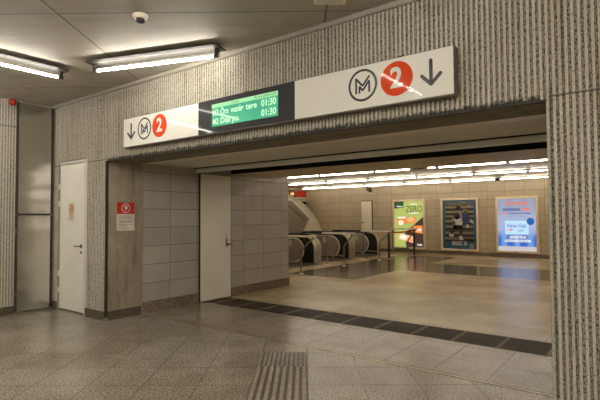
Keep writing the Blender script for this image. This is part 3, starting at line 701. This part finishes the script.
# poster 3
t3, p3 = poster(-4.305, -2.99, 'bright blue and lilac backlit poster nearest the right pillar', 'p_back3')
ptxt(p3, 'MOST MINDENKINEK!', .02, .70, .11, 'p_oran2', .72, .003)
ptxt(p3, 'SZABADNAPJAIN', -.16, .50, .12, 'p_deep', .54, .004); ptxt(p3, 'EXTRA,', .30, .50, .12, 'p_oran2', .28, .005)
ptxt(p3, 'EXTRA', -.37, .38, .06, 'p_oran2', .16, .003); ptxt(p3, 'kedvezmény jár minden vendégnek', .1, .38, .06, 'p_deep', .68, .002)
flat(p3, 'picture_card', [(R_(-.36, .36, -.32, .13), 'p_pale')], 1); flat(p3, 'badge', [(ell(.42, .11, .115, .12, 24), 'p_blue')], 3)
ptxt(p3, 'Nyári fiók', .0, -.04, .2, 'p_deep', .6, .000); ptxt(p3, 'A VÍZEN', -.22, -.18, .08, 'p_oran2', .22, .004); ptxt(p3, 'nyár', .12, -.19, .12, 'p_olive', .2, .0)
ptxt(p3, 'LEGYEN ÖN IS', .02, -.42, .11, 'p_white', .5, .005); ptxt(p3, 'A KÜLÖNLEGES NYERTESÜNK', .02, -.54, .11, 'p_white', .82, .005)
flat(p3, 'foot_strip', [(R_(-.6, .6, -.885, -.72), 'p_foot')], 2)

# ------------------------------------------------------------------ escalators
def arc(cx, cz, r, a0, a1, n): return [(cx+r*math.cos(math.radians(a0+(a1-a0)*k/n)), cz+r*math.sin(math.radians(a0+(a1-a0)*k/n))) for k in range(n+1)]
def escalator(y0, y1, label, fl=True, nl=True):
    """walk-way between y0 and y1 (inner skirts), decks .27 wide on both sides; local origin x=-8.2"""
    t = thing('escalator', label, 'escalator', (-8.2, (y0+y1)/2, 0), 'escalators in the far hall')
    h = (y1-y0)/2
    b = MB(); b.box(-1.4, .35, -h, h, -.06, .004, 'grate'); b.build('landing_plate', t)
    b = MB(); x = -1.4; z = -.02
    drops = [0, 0, .05, .12]+[.2]*11
    for d in drops:
        z -= d; b.box(x-.4, x, -h+.01, h-.01, z-.35, z, 'black')
        for k in range(12): yy = -h+.06+k*(2*h-.12)/11; b.box(x-.39, x-.0, yy-.012, yy+.012, z, z+.008, 'rail_post')
        x -= .4
    b.build('steps', t)
    def slope(xx, zt): return zt if xx > -1.9 else zt-(-1.9-xx)*.577
    for s in (-1, 1):
        yi = s*h; yo = s*(h+.26)
        prof = [(0, 0), (0, .40)] + arc(-.38, .42, .38, 0, 90, 10) + [(-1.9, .8), (-4.6, slope(-4.6, .8)), (-4.6, slope(-4.6, .8)-1.6), (-1.9, -.6), (-1.4, 0)]
        b = MB(); ya, yb = s*(h+.075), yo
        b.prism(prof, lambda u, v, Y=ya: (u, Y, v), lambda u, v, Y=yb: (u, Y, v), 'esc_steel'); dk_ = b.build('balustrade', t)
        # inner panel with round nose
        prof2 = [(-1.35, .03)] + arc(-.70, .375, .345, -90, 90, 14) + [(-1.9, .72), (-4.6, slope(-4.6, .72)), (-4.6, slope(-4.6, .03)-.1), (-1.9, -.07)]
        b = MB(); b.prism(prof2, lambda u, v, Y=yi: (u, Y, v), lambda u, v, Y=s*(h+.03): (u, Y, v), 'esc_steel'); pn = b.build('side_panel', t)
        b = MB(); b.tube([(x_, yi+.005*s, z_) for x_, z_ in arc(-.70, .375, .36, -80, 90, 14)+[(-1.9, .735)]], .016, 'rail_steel', 6); b.build('edge_trim', pn)
        b = MB(); b.box(-1.03, -.80, yi-.004*s, yi+.002*s, .50, .67, 'paper'); b.build('notice_label', pn)
        hp = arc(-.66, .42, .42, -75, 90, 16)+[(-1.9, .84), (-4.6, slope(-4.6, .84))]
        b = MB(); b.tube([(x_, s*(h+.055), z_) for x_, z_ in hp], .036, 'black', 8)
        b.prism([(-1.35, 0), (-.02, 0), (-.02, .42)] + arc(-.38, .42, .36, 10, 90, 8) + [(-1.35, .78)], lambda u, v, Y=s*(h+.062): (u, Y, v), lambda u, v, Y=s*(h+.074): (u, Y, v), 'black')
        b.box(-.66, -.2, s*(h+.055)-.02, s*(h+.055)+.02, 0.02, .42, 'black'); b.build('handrail', t)
        b = MB(); b.lathe((0, 0, 0), [(.001, 0), (.022, 0), (.022, .008), (.001, .010)], 'belt', 12); o = b.build('stop_button', dk_, loc=(0, s*(h+.19), .25), label='small red stop button'); o.rotation_euler = (0, math.pi/2, 0)
    return t
escalator(9.94, 11.45, 'nearest escalator, its newel just right of the tiled passage corner')
escalator(11.99, 13.48, 'middle escalator of three going down to the left')
escalator(14.02, 15.50, 'farthest escalator, its newel beside the narrow panel door')
b = MB(); b.box(-12.9, -9.6, 9.3, 15.9, -3.2, -3.1, 'void'); b.box(-8.7, -8.6, 9.3, 16.0, -3.1, -.06, 'void'); b.box(-12.9, -8.6, 9.3, 9.4, -3.1, -.001, 'void'); b.box(-12.9, -8.6, 15.78, 15.88, -3.1, -.001, 'void')
struct(b, 'trim_9', 'dark pit sides under the escalators')

# tunnel shell
t = thing('escalator_tunnel', 'curved cream tunnel shell over the escalators with a tilted grey panel', 'tunnel', (-11.0, 12.4, 0))
NN = 36
def ring(x, a, hgt, zc, thick=0.): return [(x, (a+thick)*math.cos(math.pi*k/NN), zc+(hgt+thick)*math.sin(math.pi*k/NN)) for k in range(NN+1)]
b = MB(); rs = [ring(-1.15, 3.95, 2.2, 0, .05), ring(-.05, 3.9, 2.45, 0, 0.), ring(0, 3.85, 2.40, 0, 0.), ring(-.2, 3.55, 2.1, 0, 0.), ring(-1.15, 3.35, 1.72, 0, 0.)]
for r0, r1 in zip(rs, rs[1:]):
    for k in range(NN): b.face([r0[k], r0[k+1], r1[k+1], r1[k]], 'shell', True)
b.build('shell', t)
b = MB(); hw = [(3.8*math.cos(a), 2.36*math.sin(a)) for a in [math.radians(20+k*140/40) for k in range(41)]]
b.prism(hw, lambda u, v: (-.06, u, v), lambda u, v: (-.14, u, v), 'shell'); b.build('head_wall', t)
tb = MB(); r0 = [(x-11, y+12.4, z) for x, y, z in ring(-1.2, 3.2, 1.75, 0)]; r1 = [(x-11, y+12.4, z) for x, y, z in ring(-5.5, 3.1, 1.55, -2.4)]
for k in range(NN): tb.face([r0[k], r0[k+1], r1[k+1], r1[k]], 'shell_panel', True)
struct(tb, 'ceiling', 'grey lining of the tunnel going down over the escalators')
b = MB(); q = [(.1, 1.2), (1.55, 1.97), (2.70, 1.32), (2.1, .80), (.1, .2)]
q = [(.0, .70), (.0, 2.02), (1.55, 2.0), (2.68, 1.31), (2.2, .72), (1.6, .70)]
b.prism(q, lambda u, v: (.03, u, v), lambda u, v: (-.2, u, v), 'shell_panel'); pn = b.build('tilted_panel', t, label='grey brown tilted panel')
b = MB(); b.tube([(.035, 1.2, 1.93), (.035, 2.4, 1.25)], .008, 'dark_metal', 6); b.build('seam', pn)
# red direction strip
t = thing('exit_sign', 'red strip sign with a yellow arrow on black above the escalator tunnel', 'sign', (-12.2, 16.0, 2.36))
b = MB(); b.box(0, .08, -1.2, .48, -.14, .14, 'warn_red', bev=.004); b.build('red_band', t)
b = MB(); b.box(0, .09, -1.2, .5, -.17, -.145, 'rail_steel'); b.build('ledge', t)
MT['amber'] = emit('amber arrow glow', (1., .62, .12), .9)
b = MB(); b.box(.08, .088, -.72, -.34, -.135, .135, 'black'); bx_ = b.build('arrow_box', t)
b = MB(); b.face([(.089, -.53+y, z) for y, z in ((-.13, -.04), (.0, -.04), (.0, -.1), (.14, 0.), (.0, .1), (.0, .04), (-.13, .04))], 'amber'); b.build('arrow', bx_)

# ------------------------------------------------------------------ guard rails
def guard(Y, xl, xr, xleg, xpost, label, zt=.92):
    t = thing('guard_rail', label, 'railing', (xleg, Y, 0), 'guard rails in front of the escalators')
    b = MB(); b.box(xl-xleg, xr-xleg, -.035, .035, zt-.028, zt+.02, 'rail_steel', bev=.006); b.build('top_rail', t)
    b = MB(); b.tube([(xr-xleg-.03, 0, zt-.02), (.0, 0, .56), (0, 0, 0.0)], .022, 'rail_post', 8); b.build('bent_leg', t)
    b = MB(); b.tube([(xpost-xleg, 0, zt), (xpost-xleg, 0, 0)], .024, 'rail_post', 8); b.build('post', t)
    b = MB(); b.tube([(xpost-xleg, 0, .28), (0, 0, .28)], .018, 'rail_post', 8); b.build('lower_rail', t)
    for x in (0, xpost-xleg):
        b = MB(); b.lathe((x, 0, 0), [(.055, 0), (.055, .012), (.026, .018)], 'rail_steel', 14); b.build('foot', t)
guard(9.2, -8.3, -6.52, -6.945, -8.2, 'nearest guard rail at the tiled corner')
guard(11.35, -7.78, -6.70, -7.04, -7.62, 'second guard rail, in front of the middle escalator')
guard(13.4, -7.65, -6.58, -6.99, -7.57, 'third guard rail, left of the black belt post', .925)
guard(15.2, -7.50, -6.50, -6.83, -7.40, 'farthest guard rail in front of the green poster', .955)
def bpost(x, y, label):
    t = thing('belt_post', label, 'post', (x, y, 0), 'black belt posts by the guard rails')
    b = MB(); b.lathe((0, 0, 0), [(.17, 0), (.17, .012), (.05, .03)], 'rail_post', 24); b.build('base', t)
    b = MB(); b.tube([(0, 0, .02), (0, 0, .92)], .036, 'black', 12); b.build('pole', t)
    b = MB(); b.lathe((0, 0, .84), [(.04, 0), (.043, .01), (.043, .07), (.03, .085)], 'black', 14); b.build('belt_head', t)
bpost(-6.93, 13.95, 'black belt post at the end of the third guard rail'); bpost(-6.73, 15.50, 'black belt post in front of the green poster')
b = MB(); n = 8
P_ = [Vector((-6.93, 14.0, .88)).lerp(Vector((-6.73, 15.45, .90)), k/n)-Vector((0, 0, .10*math.sin(math.pi*k/n)*.4)) for k in range(n+1)]
for a, c in zip(P_, P_[1:]): b.add([(a.x-.002, a.y, a.z-.025), (a.x+.002, a.y, a.z-.025), (a.x+.002, a.y, a.z+.025), (a.x-.002, a.y, a.z+.025), (c.x-.002, c.y, c.z-.025), (c.x+.002, c.y, c.z-.025), (c.x+.002, c.y, c.z+.025), (c.x-.002, c.y, c.z+.025)], [(0, 1, 5, 4), (1, 2, 6, 5), (2, 3, 7, 6), (3, 0, 4, 7), (0, 1, 2, 3), (4, 5, 6, 7)], 'belt')
b.build('barrier_belt', label='red barrier belt strung between the two black posts', cat='belt')

# camera and speaker on far hall ceiling
t = thing('security_camera', 'dark security camera hanging over the narrow panel door', 'camera', (-9.0, 16.3, 2.62))
b = MB(); b.box(-.03, .03, -.03, .03, -.22, 0, 'black'); b.build('bracket', t)
b = MB(); b.tube([(.1, -.1, -.2), (.26, -.22, -.24)], .06, 'dark_handle', 12); b.build('body', t)
b = MB(); b.box(.0, .14, -.02, .02, -.14, -.10, 'black'); b.box(.11, .15, -.1, .02, -.22, -.10, 'black'); b.build('arm', t)
t = thing('ceiling_speaker', 'small dark speaker hanging above the blue poster', 'speaker', (-4.0, 15.8, 2.62))
b = MB(); b.box(-.07, .07, -.04, .04, -.11, -.03, 'black', bev=.006); b.build('body', t)
b = MB(); b.box(-.015, .015, -.015, .015, -.03, 0, 'black'); b.build('bracket', t)
